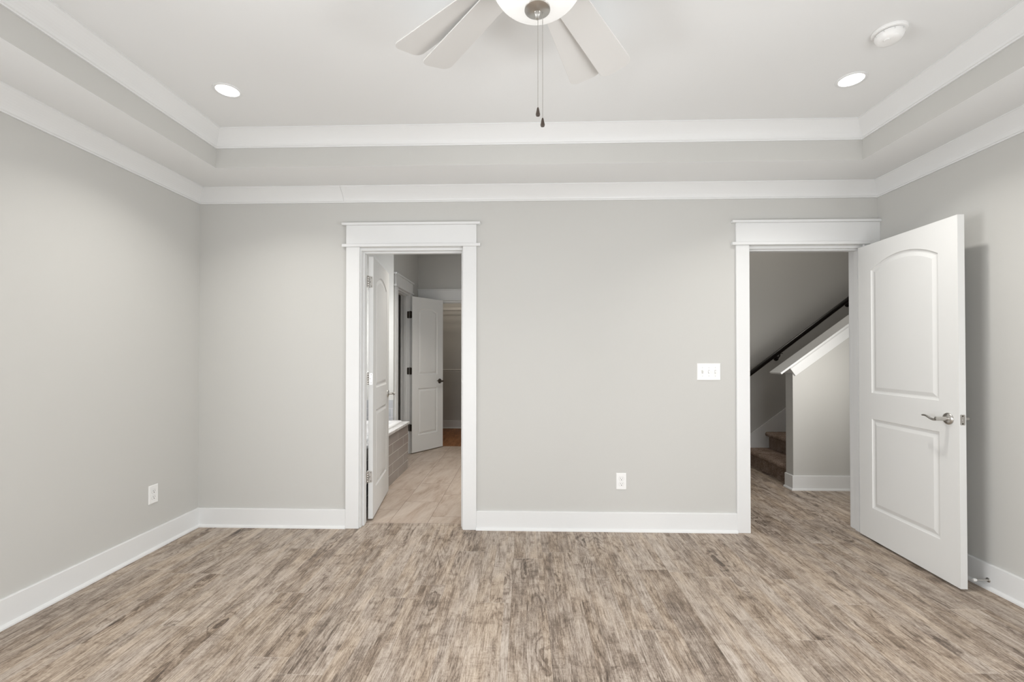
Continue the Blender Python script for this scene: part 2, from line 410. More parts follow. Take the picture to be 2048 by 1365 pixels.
c.box(TX0 + g_, TX1 - g_, TY1 - g_, TY1 + e, ZC + g_, ZT); c.box(TX0 + g_, TX1 - g_, TY0 - e, TY0 + g_, ZC + g_, ZT)
struct(c, 'wall_tray', M_wall, 'greige vertical step of the tray ceiling between the two crown mouldings', 'wall')

# crown mouldings, mitred at the corners
def crown_profile(zt):
    zb = zt - CH; p = [(0, zb), (0.011, zb), (0.012, zb + 0.007), (0.017, zb + 0.010)]
    for i in range(1, 8):
        a = i / 8; o = 0.017 + (CP - 0.006 - 0.017) * (a ** 1.45); p.append((o, zb + 0.010 + (CH - 0.018) * a))
    p += [(CP - 0.004, zt - 0.007), (CP, zt - 0.006), (CP, zt), (0, zt)]
    return p
def crown(name, side, x0, x1, y0, y1, zt, label, split=None):
    pr = crown_profile(zt); m = MB()
    def pt(o, z, t):
        if side == 'far':   return Vector((x0 + o if t == 0 else x1 - o, y1 - o, z))
        if side == 'near':  return Vector((x0 + o if t == 0 else x1 - o, y0 + o, z))
        if side == 'left':  return Vector((x0 + o, y0 + o if t == 0 else y1 - o, z))
        return Vector((x1 - o, y0 + o if t == 0 else y1 - o, z))
    if split:      # two lengths butted with a hairline gap
        a, b = split
        m.rings([[pt(o, z, 0) for o, z in pr], [Vector((a, pt(o, z, 0).y, z)) for o, z in pr]])
        m.rings([[Vector((b, pt(o, z, 0).y, z)) for o, z in pr], [pt(o, z, 1) for o, z in pr]])
    else: m.rings([[pt(o, z, 0) for o, z in pr], [pt(o, z, 1) for o, z in pr]])
    return struct(m, name, M_trim, label, 'crown moulding')
crown('trim_2', 'far', XL, XR, YR, D, ZC, 'white crown moulding on the far wall below the soffit, with a butt joint', (-1.3407, -1.3393))
crown('trim_3', 'left', XL, XR, YR, D, ZC, 'white crown moulding along the top of the left wall')
crown('trim_4', 'right', XL, XR, YR, D, ZC, 'white crown moulding along the top of the right wall')
crown('trim_5', 'far', TX0, TX1, TY0, TY1, ZT, 'upper white crown moulding inside the tray, above the far wall')
crown('trim_6', 'left', TX0, TX1, TY0, TY1, ZT, 'upper white crown moulding on the left side of the tray')
crown('trim_7', 'right', TX0, TX1, TY0, TY1, ZT, 'upper white crown moulding on the right side of the tray')
crown('trim_8', 'near', TX0, TX1, TY0, TY1, ZT, 'upper white crown moulding on the tray side behind the viewpoint')
crown('trim_9', 'near', XL, XR, YR, D, ZC, 'white crown moulding on the window wall behind the viewpoint')

# ------------------------------------------------------------------ baseboards with shoe moulding
BH, BT = 0.137, 0.015
SHOE = [(0, 0), (0.0145, 0), (0.0135, 0.008), (0.009, 0.015), (0, 0.019)]
def base(name, p0, p1, nrm, label, mt0=0.0, mt1=0.0):
    """baseboard from p0 to p1 on the floor, nrm points into the room; mt = mitre shift (ends move by mt * offset)"""
    p0 = Vector((*p0, 0)); p1 = Vector((*p1, 0)); n = Vector((*nrm, 0)); d = (p1 - p0).normalized()
    def P(o, z, t): return (p0 + d * mt0 * o if t == 0 else p1 - d * mt1 * o) + n * o + Vector((0, 0, z))
    prof = [(0, 0), (BT, 0), (BT, BH - 0.003), (BT - 0.003, BH), (0, BH)]
    m = MB(); m.prism(prof, P, 0, 1)
    o = struct(m, name, M_trim, label, 'baseboard')
    s = MB(); s.prism([(BT + u, v) for u, v in SHOE], P, 0, 1)
    s.build('shoe_molding', M_trim, o)
    return o
base('baseboard_far', (XL, D), (DL[0] - 0.106, D), (0, -1), 'white baseboard on the far wall left of the bathroom doorway', 1, 0)
base('baseboard_middle', (DL[1] + 0.106, D), (DR[0] - 0.100, D), (0, -1), 'white baseboard on the far wall between the two doorways')
base('baseboard_left', (XL, YR), (XL, D), (1, 0), 'white baseboard along the left wall', 1, 1)
base('baseboard_right', (XR, YR), (XR, D - 0.02), (-1, 0), 'white baseboard along the right wall', 1, 0)

# ------------------------------------------------------------------ door casings (craftsman head) and jambs
def casing(mb_leg, mb_head, x0, x1, h, y, s, legw=0.099, rx=None, lw=None):
    """s = -1: casing on the -y face at y; +1: on the +y face. rx limits the right end."""
    rv = 0.008
    def bx(mb, a, b, t0, t1, z0, z1):
        ya, yb = sorted((y + s * t0, y + s * t1)); mb.box(a, b, ya, yb, z0, z1)
    L = x0 - rv - legw; Rr = x1 + rv + legw if rx is None else rx
    zf = h + 0.024
    bx(mb_leg, L, x0 - rv, 0, 0.019, 0, zf)
    bx(mb_leg, x1 + rv, min(Rr, x1 + rv + legw), 0, 0.019, 0, zf)
    oh = 0.029
    RR = Rr + oh if rx is None else rx
    bx(mb_head, L - oh, RR, 0, 0.031, zf, zf + 0.021)
    bx(mb_head, L, Rr, 0, 0.020, zf + 0.021, zf + 0.160)
    bx(mb_head, L - oh, RR, 0, 0.036, zf + 0.160, zf + 0.177)
def jamb(x0, x1, h, y0, y1, st0, st1):
    m = MB(); hz = 0.024
    m.box(x0 - JT, x0, y0, y1, 0, h + JT); m.box(x1, x1 + JT, y0, y1, 0, h + JT); m.box(x0, x1, y0, y1, h, h + JT)
    m.box(x0, x0 + 0.011, st0, st1, 0, h - 0.011); m.box(x1 - 0.011, x1, st0, st1, 0, h - 0.011); m.box(x0, x1, st0, st1, h - 0.011, h)
    return m
def doorway(name, dw, label, rx, st, kw={}):
    lg, hd = MB(), MB()
    casing(lg, hd, *dw, D, -1, rx=rx, **kw)
    o = struct(lg, name, M_trim, label, 'door casing', bevel=0.0015)
    hd.build('head_casing', M_trim, o, bevel=0.0015)
    jamb(*dw, D, D + WT, *st).build('jamb', M_trim, o, bevel=0.0012)
    l2, h2 = MB(), MB(); casing(l2, h2, *dw, D + WT, 1, **kw)
    b = l2.build('rear_casing', M_trim, o, bevel=0.0015); h2.build('head_casing', M_trim, b, bevel=0.0015)
    return o
doorway('trim_10', DL, 'white craftsman casing around the bathroom doorway', None, (D + 0.040, D + 0.078))
doorway('trim_11', DR, 'white craftsman casing around the hall doorway in the right corner', XR, (D + 0.024, D + 0.062), {'legw': 0.094})

# ------------------------------------------------------------------ panel doors
def arch_loop(x0, x1, z0, z1, rise, d, n=14):
    """panel outline inset by d, counter-clockwise; rise = arch height above the side corners (0 = rectangle)"""
    pts = [(x0 + d, z0 + d), (x1 - d, z0 + d)]
    if rise <= 0: return pts + [(x1 - d, z1 - d), (x0 + d, z1 - d)]
    hw = (x1 - x0) / 2; rad = (hw * hw + rise * rise) / (2 * rise); cx = (x0 + x1) / 2; cz = z1 + rise - rad
    r = rad - d; hx = hw - d
    for i in range(n + 1):
        x = hx - 2 * hx * i / n; pts.append((cx + x, cz + math.sqrt(r * r - x * x)))
    return pts
def door_leaf(W, T=0.035, z0=0.012, z1=2.037, st=0.122):
    m = MB(); b = m.b; xa = 0.002
    panels = [(xa + st, xa + W - st, 0.228, 0.838, 0.0), (xa + st, xa + W - st, 1.014, 1.855, 0.072 * (W - 2 * st) / 0.52)]
    for side in (0, 1):
        yf = -T if side == 0 else 0.0; s = 1 if side == 0 else -1     # s: direction into the leaf
        edges = []
        def ring(pts, y):
            vs = [b.verts.new((p[0], y, p[1])) for p in pts]; return vs
        out = ring([(xa, z0), (xa + W, z0), (xa + W, z1), (xa, z1)], yf)
        for i in range(4): edges.append(b.edges.new((out[i], out[(i + 1) % 4])))
        if side == 0: o0 = out
        else:
            for i in range(4): b.faces.new((o0[i], o0[(i + 1) % 4], out[(i + 1) % 4], out[i]))
        for x0, x1, pz0, pz1, rise in panels:
            prof = [(0, 0), (0.004, 0.0045), (0.013, 0.0075), (0.019, 0.0075), (0.040, 0.0015), (0.043, 0.0012)]
            prev = None
            for k, (d, dep) in enumerate(prof):
                vs = ring(arch_loop(x0, x1, pz0, pz1, rise, d), yf + s * dep)
                if k == 0:
                    for i in range(len(vs)): edges.append(b.edges.new((vs[i], vs[(i + 1) % len(vs)])))
                else:
                    for i in range(len(vs)):
                        j = (i + 1) % len(vs); b.faces.new((prev[i], prev[j], vs[j], vs[i]))
                prev = vs
            b.faces.new(prev)
        bmesh.ops.triangle_fill(b, edges=edges, use_beauty=True)
    return m
def add_handle(parent, W, T, m, z=0.92):
    for side in (0, 1):
        sy = -1 if side == 0 else 1; y0 = -T if side == 0 else 0.0
        cx = W - 0.062
        mt = Matrix.Translation((cx, y0, z)) @ Matrix.Rotation(R(90) * (1 if sy < 0 else -1), 4, 'X')
        h = MB(); h.lathe([(0.033, 0), (0.033, 0.004), (0.031, 0.007), (0.026, 0.010), (0.019, 0.012), (0.014, 0.013)], n=36, mtx=mt)
        ho = h.build('handle', m, parent, smooth=True)
        l = MB(); l.lathe([(0.0115, 0.010), (0.0115, 0.062), (0.0105, 0.066), (0.004, 0.068)], n=24, mtx=mt)
        yy = y0 + sy * 0.055
        pts, fl = [], []
        for i in range(17):
            a = i / 16; xx = cx + 0.004 - 0.112 * a
            zz = z - 0.004 * math.sin(a * math.pi * 0.9) - 0.006 * math.sin(a * 2.05 * math.pi) + 0.012 * a * a - 0.004 * a ** 5
            pts.append((xx, yy + sy * 0.004 * math.sin(a * math.pi), zz))
            wv = 0.0105 - 0.0045 * a if i < 16 else 0.003
            fl.append((0.0085 - 0.004 * a if i < 16 else 0.002, wv * (0.75 if i else 0.6)))
        l.tube(pts, 0.01, 14, fl)
        l.build('lever', m, ho, smooth=True)
def add_hinges(parent, zs, m, swing, jx, jy, T=0.035):
    for z in zs:
        # leaf plate on the hinge edge of the door (face x = 0.002), rounded corners
        a, hh, r = 0.031, 0.045, 0.010
        poly = []
        for cx, cz, a0 in ((-a + r, -hh + r, 180), (-0.003, -hh, None), (-0.003, hh, None), (-a + r, hh - r, 90)):
            if a0 is None: poly.append((cx, cz))
            else:
                for k in range(6): q = R(a0 + 18 * k); poly.append((cx + r * math.cos(q), cz + r * math.sin(q)))
        h = MB(); h.prism(poly, lambda u, v, t: Vector((t, u, z + v)), 0.0022, -0.0006)
        ho = h.build('hinge', m, parent)
        j = MB(); j.prism(poly, lambda u, v, t: Matrix.Rotation(swing, 4, 'Z') @ Vector((t, u + jy, z + v)), jx - 0.0015, jx + 0.0012)
        j.build('jamb_plate', m, ho)
        k = MB()
        for sgn in (-1, 1): k.lathe([(0.0035, 0), (0.0035, 0.001)], (0, 0, 0), 10, Matrix.Translation((-0.0006, -0.020, z + sgn * 0.032)) @ Matrix.Rotation(R(-90), 4, 'Y'))
        k.lathe([(0.0035, 0), (0.0035, 0.001)], (0, 0, 0), 10, Matrix.Translation((-0.0006, -0.013, z)) @ Matrix.Rotation(R(-90), 4, 'Y'))
        k.build('screw', M_bronze, ho)
        p = MB()
        for q in range(5): p.lathe([(0.0058, 0), (0.0066, 0.001), (0.0066, 0.0168), (0.0058, 0.0178)], (0, 0.0045, z - hh + 0.018 * q), 14)
        p.lathe([(0.0045, 0), (0.006, 0.002), (0.0045, 0.005)], (0, 0.0045, z + hh), 14)
        p.build('knuckle', m, ho, smooth=True)
def add_latch(parent, W, T, z, m):
    xe = W + 0.002
    a, hh, r = 0.0125, 0.0285, 0.005; poly = []
    for cx, cz, a0 in ((-a + r, -hh + r, 180), (a - r, -hh + r, 270), (a - r, hh - r, 0), (-a + r, hh - r, 90)):
        for k in range(5): q = R(a0 + 22.5 * k); poly.append((cx + r * math.cos(q), cz + r * math.sin(q)))
    p = MB(); p.prism(poly, lambda u, v, t: Vector((t, -T / 2 + u, z + v)), xe - 0.0005, xe + 0.001)
    po = p.build('latch_plate', m, parent)
    b = MB(); b.prism([(-0.007, 0), (0.007, 0), (0.007, 0.003), (-0.002, 0.010), (-0.007, 0.010)], lambda u, v, t: Vector((xe + v, -T / 2 + u, z + t)), -0.008, 0.008)
    b.build('latch_bolt', m, po)
    s = MB()
    for sg in (-1, 1): s.lathe([(0.004, 0), (0.004, 0.0006)], (0, 0, 0), 10, Matrix.Translation((xe + 0.001, -T / 2, z + sg * 0.021)) @ Matrix.Rotation(R(90), 4, 'Y'))
    s.build('screw', M_bronze, po)
def make_door(name, pin, rot, W, label, hw, closed, jx, jy, hz=(0.335, 1.09, 1.84), handle_z=0.92, **kw):
    r = empty(name, (pin[0], pin[1], 0), rot); tag(r, label, 'door', kind='structure')
    door_leaf(W, **kw).build('door_leaf', M_door, r)
    add_handle(r, W, 0.035, hw, handle_z); add_hinges(r, hz, hw, closed - rot, jx, jy); add_latch(r, W, 0.035, handle_z + 0.002, hw)
    return r
make_door('door_1', (-1.2085, 3.4135), R(98.0), 0.738, 'narrow-looking white arched two-panel door swung into the bathroom', M_nickel, 0.0, -0.0045, 0.0)
make_door('door_2', (2.4105, 3.2520), R(267.7), 0.766, 'large white arched two-panel door standing open against the right wall', M_nickel, R(180), -0.0015, 0.0)
make_door('door_3', (-1.4875, 5.7420), R(56.0), 0.560, 'small white arched two-panel door beyond the tub at the end of the bathroom', M_bronze, R(-90), -0.006, -0.012, hz=(0.335, 1.07, 1.80), st=0.105)

# ------------------------------------------------------------------ door stop on the right baseboard
ds = empty('door_stop', (XR - BT, 2.512, 0.05)); tag(ds, 'small metal door stop with white tip on the right baseboard behind the open door', 'door stop')
mt = Matrix.Rotation(R(-90), 4, 'Y')
b_ = MB(); b_.lathe([(0.012, 0), (0.012, 0.003), (0.007, 0.006)], n=20, mtx=mt); b_.build('base', M_nickel, ds, smooth=True)
b_ = MB(); b_.lathe([(0.0055, 0.005), (0.0042, 0.02), (0.004, 0.066)], n=16, mtx=mt); b_.build('rod', M_nickel, ds, smooth=True)
b_ = MB(); b_.lathe([(0.0055, 0.064), (0.008, 0.068), (0.0085, 0.078), (0.006, 0.083)], n=16, mtx=mt); b_.build('rubber_tip', M_tip, ds, smooth=True)

# ------------------------------------------------------------------ outlets and switch
def plate(mb, w_, h_, t=0.0055, bv=0.003):
    a, b2 = w_ / 2, h_ / 2
    lo = [[(-a, 0, -b2), (a, 0, -b2), (a, 0, b2), (-a, 0, b2)], [(-a, -t + bv, -b2), (a, -t + bv, -b2), (a, -t + bv, b2), (-a, -t + bv, b2)],
          [(-a + bv, -t, -b2 + bv), (a - bv, -t, -b2 + bv), (a - bv, -t, b2 - bv), (-a + bv, -t, b2 - bv)]]
    return mb.rings([[Vector(p) for p in l] for l in lo])
def outlet(loc, rz, label):
    r = empty('wall_outlet', loc, rz); tag(r, label, 'outlet', 'duplex wall outlets')
    m = MB(); plate(m, 0.073, 0.119); m.build('cover_plate', M_plate, r)
    for sz in (-1, 1):
        cz = 0.0195 * sz; poly = []
        for i in range(28):
            q = 2 * math.pi * i / 28; u = 0.0172 * math.cos(q); v = 0.0172 * math.sin(q); v = max(-0.0135, min(0.0135, v)); poly.append((u, v))
        g = MB(); g.prism([(1.07 * u, 1.07 * v) for u, v in poly], lambda u, v, t: Vector((u, t, cz + v)), -0.005, -0.0057)
        rc = MB(); rc.prism(poly, lambda u, v, t: Vector((u, t, cz + v)), -0.005, -0.0075); ro = rc.build('receptacle', M_plate, r)
        g.build('seam', M_slotlight, ro)
        s = MB(); s.box(-0.0078, -0.0055, -0.0079, -0.007, cz - 0.0005, cz + 0.0085); s.box(0.0055, 0.0078, -0.0079, -0.007, cz + 0.0005, cz + 0.0075)
        s.lathe([(0.0032, 0), (0.0032, 0.0009)], n=14, mtx=Matrix.Translation((0, -0.007, cz - 0.0075)) @ Matrix.Rotation(R(90), 4, 'X')); s.build('slot', M_slot, ro)
    s = MB(); s.lathe([(0.003, 0), (0.0025, 0.0008)], n=14, mtx=Matrix.Translation((0, -0.0055, 0)) @ Matrix.Rotation(R(90), 4, 'X')); s.build('screw', M_plate, r)
    return r
outlet((0.697, D, 0.3585), 0, 'white duplex outlet low on the far wall between the two doorways')
outlet((XL, 2.866, 0.362), R(90), 'white duplex outlet low on the left wall near the corner')
sw = empty('light_switch', (1.3265, D, 1.153)); tag(sw, 'white triple toggle light switch on the far wall beside the hall doorway', 'light switch')
m = MB(); plate(m, 0.166, 0.122); m.build('cover_plate', M_plate, sw)
for k, up in ((-1, 1), (0, -1), (1, -1)):
    cx = 0.046 * k
    g = MB(); g.box(cx - 0.0052, cx + 0.0052, -0.0058, -0.005, -0.0122, 0.0122)
    tg = MB(); tg.prism([(-0.0095, 0), (0.0095, 0), (0.0075 * up + 0.004, 0.0145), (0.0075 * up - 0.003, 0.0145)], lambda u, v, t: Vector((cx + t, -0.0055 - v, u)), -0.0042, 0.0042)
    to = tg.build('toggle', M_plate, sw, bevel=0.0008); g.build('seam', M_slotlight, to)
M_screw = mat('plate_screw', (0.62, 0.62, 0.61), 0.4)
for k in (-1, 0, 1):
    for sg in (-1, 1):
        s = MB(); s.lathe([(0.0032, 0), (0.0026, 0.0008)], n=12, mtx=Matrix.Translation((0.046 * k, -0.0055, 0.0302 * sg)) @ Matrix.Rotation(R(90), 4, 'X'))
        s.build('screw', M_screw, sw)

# ------------------------------------------------------------------ recessed lights, smoke detector
def downlight(x, y, label, power=8):
    r = empty('recessed_light', (x, y, ZT)); tag(r, label, 'recessed light', 'recessed ceiling lights')
    t = MB(); t.lathe([(0.056, -0.001), (0.057, -0.004), (0.066, -0.005), (0.0695, -0.003), (0.070, 0.0)], n=40, cap0=False, cap1=False); t.build('trim_ring', M_trim, r, smooth=True)
    l = MB(); l.lathe([(0.0005, -0.0025), (0.030, -0.0025), (0.056, -0.0012)], n=40, cap0=True, cap1=False); l.build('lens', M_lens, r, smooth=True)
    a = area('downlight_beam', (x, y, ZT - 0.008), (0, 0, 0), 0.105, 0.105, power, (1.0, 0.97, 0.92), 'DISK', 120)
downlight(-1.627, 2.382, 'lit round recessed light left of the ceiling fan')
downlight(1.715, 2.385, 'lit round recessed light right of the ceiling fan, next to the smoke detector')
sd = empty('smoke_detector', (1.629, 2.032, ZT)); tag(sd, 'round white smoke detector on the ceiling near the right recessed light', 'smoke detector')
m = MB(); m.lathe([(0.0655, 0), (0.0655, -0.007), (0.063, -0.011), (0.055, -0.0125)], n=48); m.build('base_ring', M_plate, sd, smooth=True)
m = MB(); m.lathe([(0.0505, -0.012), (0.0505, -0.0155)], n=48); m.build('vent_gap', M_slot, sd)
m = MB(); m.lathe([(0.0535, -0.015), (0.0545, -0.020), (0.053, -0.028), (0.047, -0.040), (0.040, -0.047), (0.028, -0.049), (0.001, -0.0495)], n=48); bd = m.build('body', M_plate, sd, smooth=True)
m = MB(); m.lathe([(0.012, -0.046), (0.012, -0.0515), (0.0105, -0.053), (0.001, -0.053)], (-0.022, -0.014, 0), 24); m.build('test_button', M_tip, bd, smooth=True)
for a0 in range(0, 360, 40):
    m = MB(); m.box(0.0520, 0.0546, -0.0006, 0.0006, -0.024, -0.0165, Matrix.Rotation(R(a0 + 12), 4, 'Z'))
    m.build('vent_slot', M_slotlight, bd)

# ------------------------------------------------------------------ ceiling fan
FX, FY = 0.039, 1.40
fan = empty('ceiling_fan', (FX, FY, ZT)); tag(fan, 'ceiling fan with light grey blades, lit white glass bowl and two pull chains', 'ceiling fan')
Z = lambda z: z - ZT
m = MB(); m.lathe([(0.085, 0), (0.085, Z(2.70)), (0.125, Z(2.68)), (0.135, Z(2.62)), (0.125, Z(2.575)), (0.09, Z(2.56)), (0.09, Z(2.53)), (0.001, Z(2.53))], n=48); m.build('motor_housing', M_nickel, fan, smooth=True)
m = MB(); m.lathe([(0.075, Z(2.53)), (0.075, Z(2.50)), (0.13, Z(2.49)), (0.150, Z(2.482)), (0.153, Z(2.468)), (0.001, Z(2.468))], n=48); m.build('light_fitter', M_nickel, fan, smooth=True)
pr = []
RB, ZR, ZB = 0.150, 2.466, 2.361
for i in range(20):
    t = 1 - i / 19; pr.append((max(RB * math.sin(t * math.pi / 2), 0.001), Z(ZR - (ZR - ZB) * math.cos(t * math.pi / 2))))
m = MB(); m.lathe(pr, n=64); m.build('glass_bowl', M_bowl, fan, smooth=True)
m = MB(); m.lathe([(0.0405, Z(ZB + 0.004)), (0.0405, Z(ZB - 0.001)), (0.036, Z(ZB - 0.004)), (0.020, Z(ZB - 0.007)), (0.011, Z(ZB - 0.009)), (0.0105, Z(ZB - 0.016)), (0.0075, Z(ZB - 0.020)), (0.005, Z(ZB - 0.029)), (0.001, Z(ZB - 0.030))], n=40); fin = m.build('finial', M_nickel, fan, smooth=True)
tp = -0.20; th = 0.0055
def blade(ang):
    mt = Matrix.Translation((0, 0, Z(2.534))) @ Matrix.Rotation(ang, 4, 'Z')
    out = []
    r0, r1, w0, w1, rc = 0.165, 0.685, 0.105, 0.136, 0.036
    out += [(r0, -w0 / 2)]
    for cx, cy, a0 in ((r1 - rc, -w1 / 2 + rc, -90), (r1 - rc, w1 / 2 - rc, 0)):
        for k in range(8): q = R(a0 + 90 * k / 7); out.append((cx + rc * math.cos(q), cy + rc * math.sin(q)))
    out += [(r0, w0 / 2)]
    P = lambda u, v, t: mt @ Vector((u, v, v * tp + t))
    m = MB(); m.prism(out, P, -th / 2, th / 2); bo = m.build('blade', M_blade, fan, bevel=0.0015)
    m = MB(); m.prism([(0.085, -0.018), (0.15, -0.016), (0.20, -0.034), (0.225, -0.030), (0.225, 0.030), (0.20, 0.034), (0.15, 0.016), (0.085, 0.018)], P, th / 2, th / 2 + 0.004); m.build('blade_iron', M_nickel, bo)
for k in range(5):
    blade(R(141.3 + 72 * k)); blade(R(129.3 + 72 * k))  # second set of blades is added, a doubled image of the turning fan
def pull_chain(dx, dy, ztop, zfob):
    m = MB(); n = int((ztop - zfob - 0.026) / 0.0042)
    for i in range(n):
        m.lathe([(0.0004, -0.0016), (0.0012, -0.001), (0.0015, 0), (0.0012, 0.001), (0.0004, 0.0016)], (dx, dy, Z(ztop - 0.0042 * i)), 6)
    m.tube([(dx, dy, Z(ztop)), (dx, dy, Z(zfob + 0.024))], 0.0005, 5)
    o = m.build('pull_chain', M_nickel, fan, smooth=True)
    f = MB(); f.lathe([(0.0012, 0.028), (0.003, 0.025), (0.0042, 0.019), (0.0066, 0.008), (0.0070, 0.004), (0.0058, 0.0008), (0.001, 0)], (dx, dy, Z(zfob)), 18); f.build('fob', M_fob, o, smooth=True)
pull_chain(0.0016, 0.0, ZB - 0.028, 2.0245)
pull_chain(0.0165, 0.002, ZB - 0.004, 1.992)

# ------------------------------------------------------------------ bedroom windows behind the viewpoint, plus side windows added for light
def window(name, axis, a0, a1, z0, z1, plane, s, label):
    """axis 'x': window in a wall of constant y; s = +1 if the room lies toward + of the plane"""
    r = empty(name, (0, 0, 0)); tag(r, label, 'window', kind='structure')
    def bx(m, a, b, p, q, c, d):
        p, q = sorted((plane + s * p, plane + s * q))
        if axis == 'x': m.box(a, b, p, q, c, d)
        else: m.box(p, q, a, b, c, d)
    m = MB(); t = 0.04
    bx(m, a0, a0 + t, -WT, 0, z0, z1); bx(m, a1 - t, a1, -WT, 0, z0, z1); bx(m, a0 + t, a1 - t, -WT, 0, z0, z0 + t); bx(m, a0 + t, a1 - t, -WT, 0, z1 - t, z1)
    zm = (z0 + z1) / 2; bx(m, a0 + t, a1 - t, -0.08, -0.04, zm - 0.02, zm + 0.02)
    m.build('window_frame', M_trim, r)
    m = MB(); bx(m, a0 + t, a1 - t, -0.062, -0.058, z0 + t, zm - 0.02); bx(m, a0 + t, a1 - t, -0.062, -0.058, zm + 0.02, z1 - t); m.build('pane', M_glass, r)
    c = MB(); k = 0.09
    bx(c, a0 - k, a0, 0, 0.018, z0, z1); bx(c, a1, a1 + k, 0, 0.018, z0, z1); bx(c, a0 - k, a1 + k, 0, 0.02, z1, z1 + 0.12); bx(c, a0 - k - 0.02, a1 + k + 0.02, 0, 0.04, z0 - 0.03, z0)
    c.build('casing', M_trim, r)
window('window_1', 'x', *WIN[0], *RZ, YR, 1, 'left double-hung window in the wall behind the viewpoint')
window('window_added_left', 'y', *SIDE, *WZ, XL, 1, 'added double-hung window in the left wall, unseen, nearer than the view')
window('window_added_right', 'y', *SIDE, *WZ, XR, -1, 'added double-hung window in the right wall, unseen, nearer than the view')
window('window_2', 'x', *WIN[1], *RZ, YR, 1, 'right double-hung window in the wall behind the viewpoint')

# ------------------------------------------------------------------ bathroom
XA = -1.322          # tub apron face
XT = -1.500          # wall beyond the tub (toilet room wall)
YT = 5.05            # end of the tub alcove
TD = (5.185, 5.748)  # toilet room doorway y range
wl = MB(); y0, y1, z0, z1 = BW
wl.box(XB - WT, XB, D + WT, y0, 0, HT); wl.box(XB - WT, XB, y1, 7.9, 0, HT); wl.box(XB - WT, XB, y0, y1, 0, z0); wl.box(XB - WT, XB, y0, y1, z1, HT)
struct(wl, 'wall_bathroom_left', M_wall, 'bathroom window wall over the tub', 'wall')
window('window_3', 'y', *BW, XB, 1, 'bright bathroom window over the tub')
wl = MB(); wl.box(XB, XT, YT, YT + 0.115, 0, HT)
struct(wl, 'wall_bathroom_end', M_wall, 'short wall closing the far end of the tub alcove', 'wall')
wl = MB(); q = XT - 0.115
wl.box(q, XT, YT + 0.115, TD[0] - JT, 0, HT); wl.box(q, XT, TD[1] + JT, YB, 0, HT); wl.box(q, XT, TD[0] - JT, TD[1] + JT, 2.05 + JT, HT)
struct(wl, 'wall_bathroom_side', M_wall, 'bathroom side wall with the narrow white-cased doorway', 'wall')
CD_ = (-1.40, -0.62, 2.02)
wl = MB(); wall_with_doors(wl, XB, 0.58, YB, YB + WT, [CD_])
struct(wl, 'wall_bathroom_far', M_wall, 'taupe wall above the closet opening at the end of the bathroom', 'wall')
wl = MB(); wl.box(0.46, 0.58, D + WT, 7.9, 0, HT)
struct(wl, 'wall_bathroom_right', M_wall, 'bathroom wall on the right, out of the doorway view', 'wall')
wl = MB(); wl.box(XB, 0.46, 7.78, 7.9, 0, HT)
struct(wl, 'wall_closet', M_wall, 'dim back wall of the closet beyond the bathroom', 'wall')
c = MB(); c.box(XB, 0.46, D + WT, 7.78, 2.712, 2.80)
struct(c, 'ceiling_bathroom', M_ceil, 'ceiling of the bathroom and closet', 'ceiling')
base('baseboard_closet', (XB, 7.78), (0.46, 7.78), (0, -1), 'pale baseboard along the closet back wall')
# toilet room doorway casing: built in a local frame (x' along -> y), rotated
def cased_local(name, x0, x1, h, label, wt, loc, rz, stop, legL=None, legR=None, head=(None, None)):
    """doorway whose local -y face is the visible one, at local y = 0"""
    lg, hd = MB(), MB(); w_ = 0.092; rv = 0.006; zf = h + 0.022
    L = x0 - rv - (w_ if legL is None else legL); Rr = x1 + rv + (w_ if legR is None else legR); t = 0.019
    lg.box(L, x0 - rv, -t, 0, 0, zf); lg.box(x1 + rv, Rr, -t, 0, 0, zf)
    oh = 0.027; a = L - oh if head[0] is None else head[0]; b = Rr + oh if head[1] is None else head[1]
    hd.box(a, b, -0.030, 0, zf, zf + 0.020); hd.box(L, Rr, -0.020, 0, zf + 0.020, zf + 0.140); hd.box(a, b, -0.034, 0, zf + 0.140, zf + 0.157)
    o = struct(lg, name, M_trim, label, 'door casing', bevel=0.0015); o.location = loc; o.rotation_euler = (0, 0, rz)
    hd.build('head_casing', M_trim, o, bevel=0.0015)
    jamb(x0, x1, h, 0, wt, *stop).build('jamb', M_trim, o, bevel=0.001)
    return o
# local x runs toward +y of the world: rotation +90 deg maps local x -> +y, local -y -> +x
cased_local('trim_12', TD[0], TD[1], 2.05, 'white craftsman casing of the small doorway beyond the tub', 0.115, (XT, 0, 0), R(90), (0.04, 0.075))
cased_local('trim_13', CD_[0], CD_[1], CD_[2], 'white craftsman casing around the closet opening at the end of the bathroom', WT, (0, YB, 0), 0, (0.04, 0.075), head=(XT + 0.001, None))
# tub deck and tub
deck = empty('tub_deck', (XA, 3.4, 0)); tag(deck, 'built-in tub surround with taupe brick-laid tile front and marble top', 'tub surround')
o = (-XA, -3.4)
m = MB(); m.box(XB + 0.001 - XA, 0, 0.0, YT - 3.4 - 0.03, 0, 0.498); m.build('tiled_front', M_apron, deck)
def rrect(x0, x1, y0, y1, r, z, n=6):
    p = []
    for cx, cy, a0 in ((x0 + r, y0 + r, 180), (x1 - r, y0 + r, 270), (x1 - r, y1 - r, 0), (x0 + r, y1 - r, 90)):
        for k in range(n + 1): q = R(a0 + 90 * k / n); p.append(Vector((cx + r * math.cos(q), cy + r * math.sin(q), z)))
    return p
m = MB(); m.box(XB + 0.001 - XA, 0.012, 0.0, YT - 3.4 - 0.005, 0.498, 0.522); m.build('marble_top', M_marble, deck, bevel=0.003)
tx0, tx1, ty0, ty1 = XB + 0.06, XA - 0.055, 3.47, YT - 0.045
tub = MB()
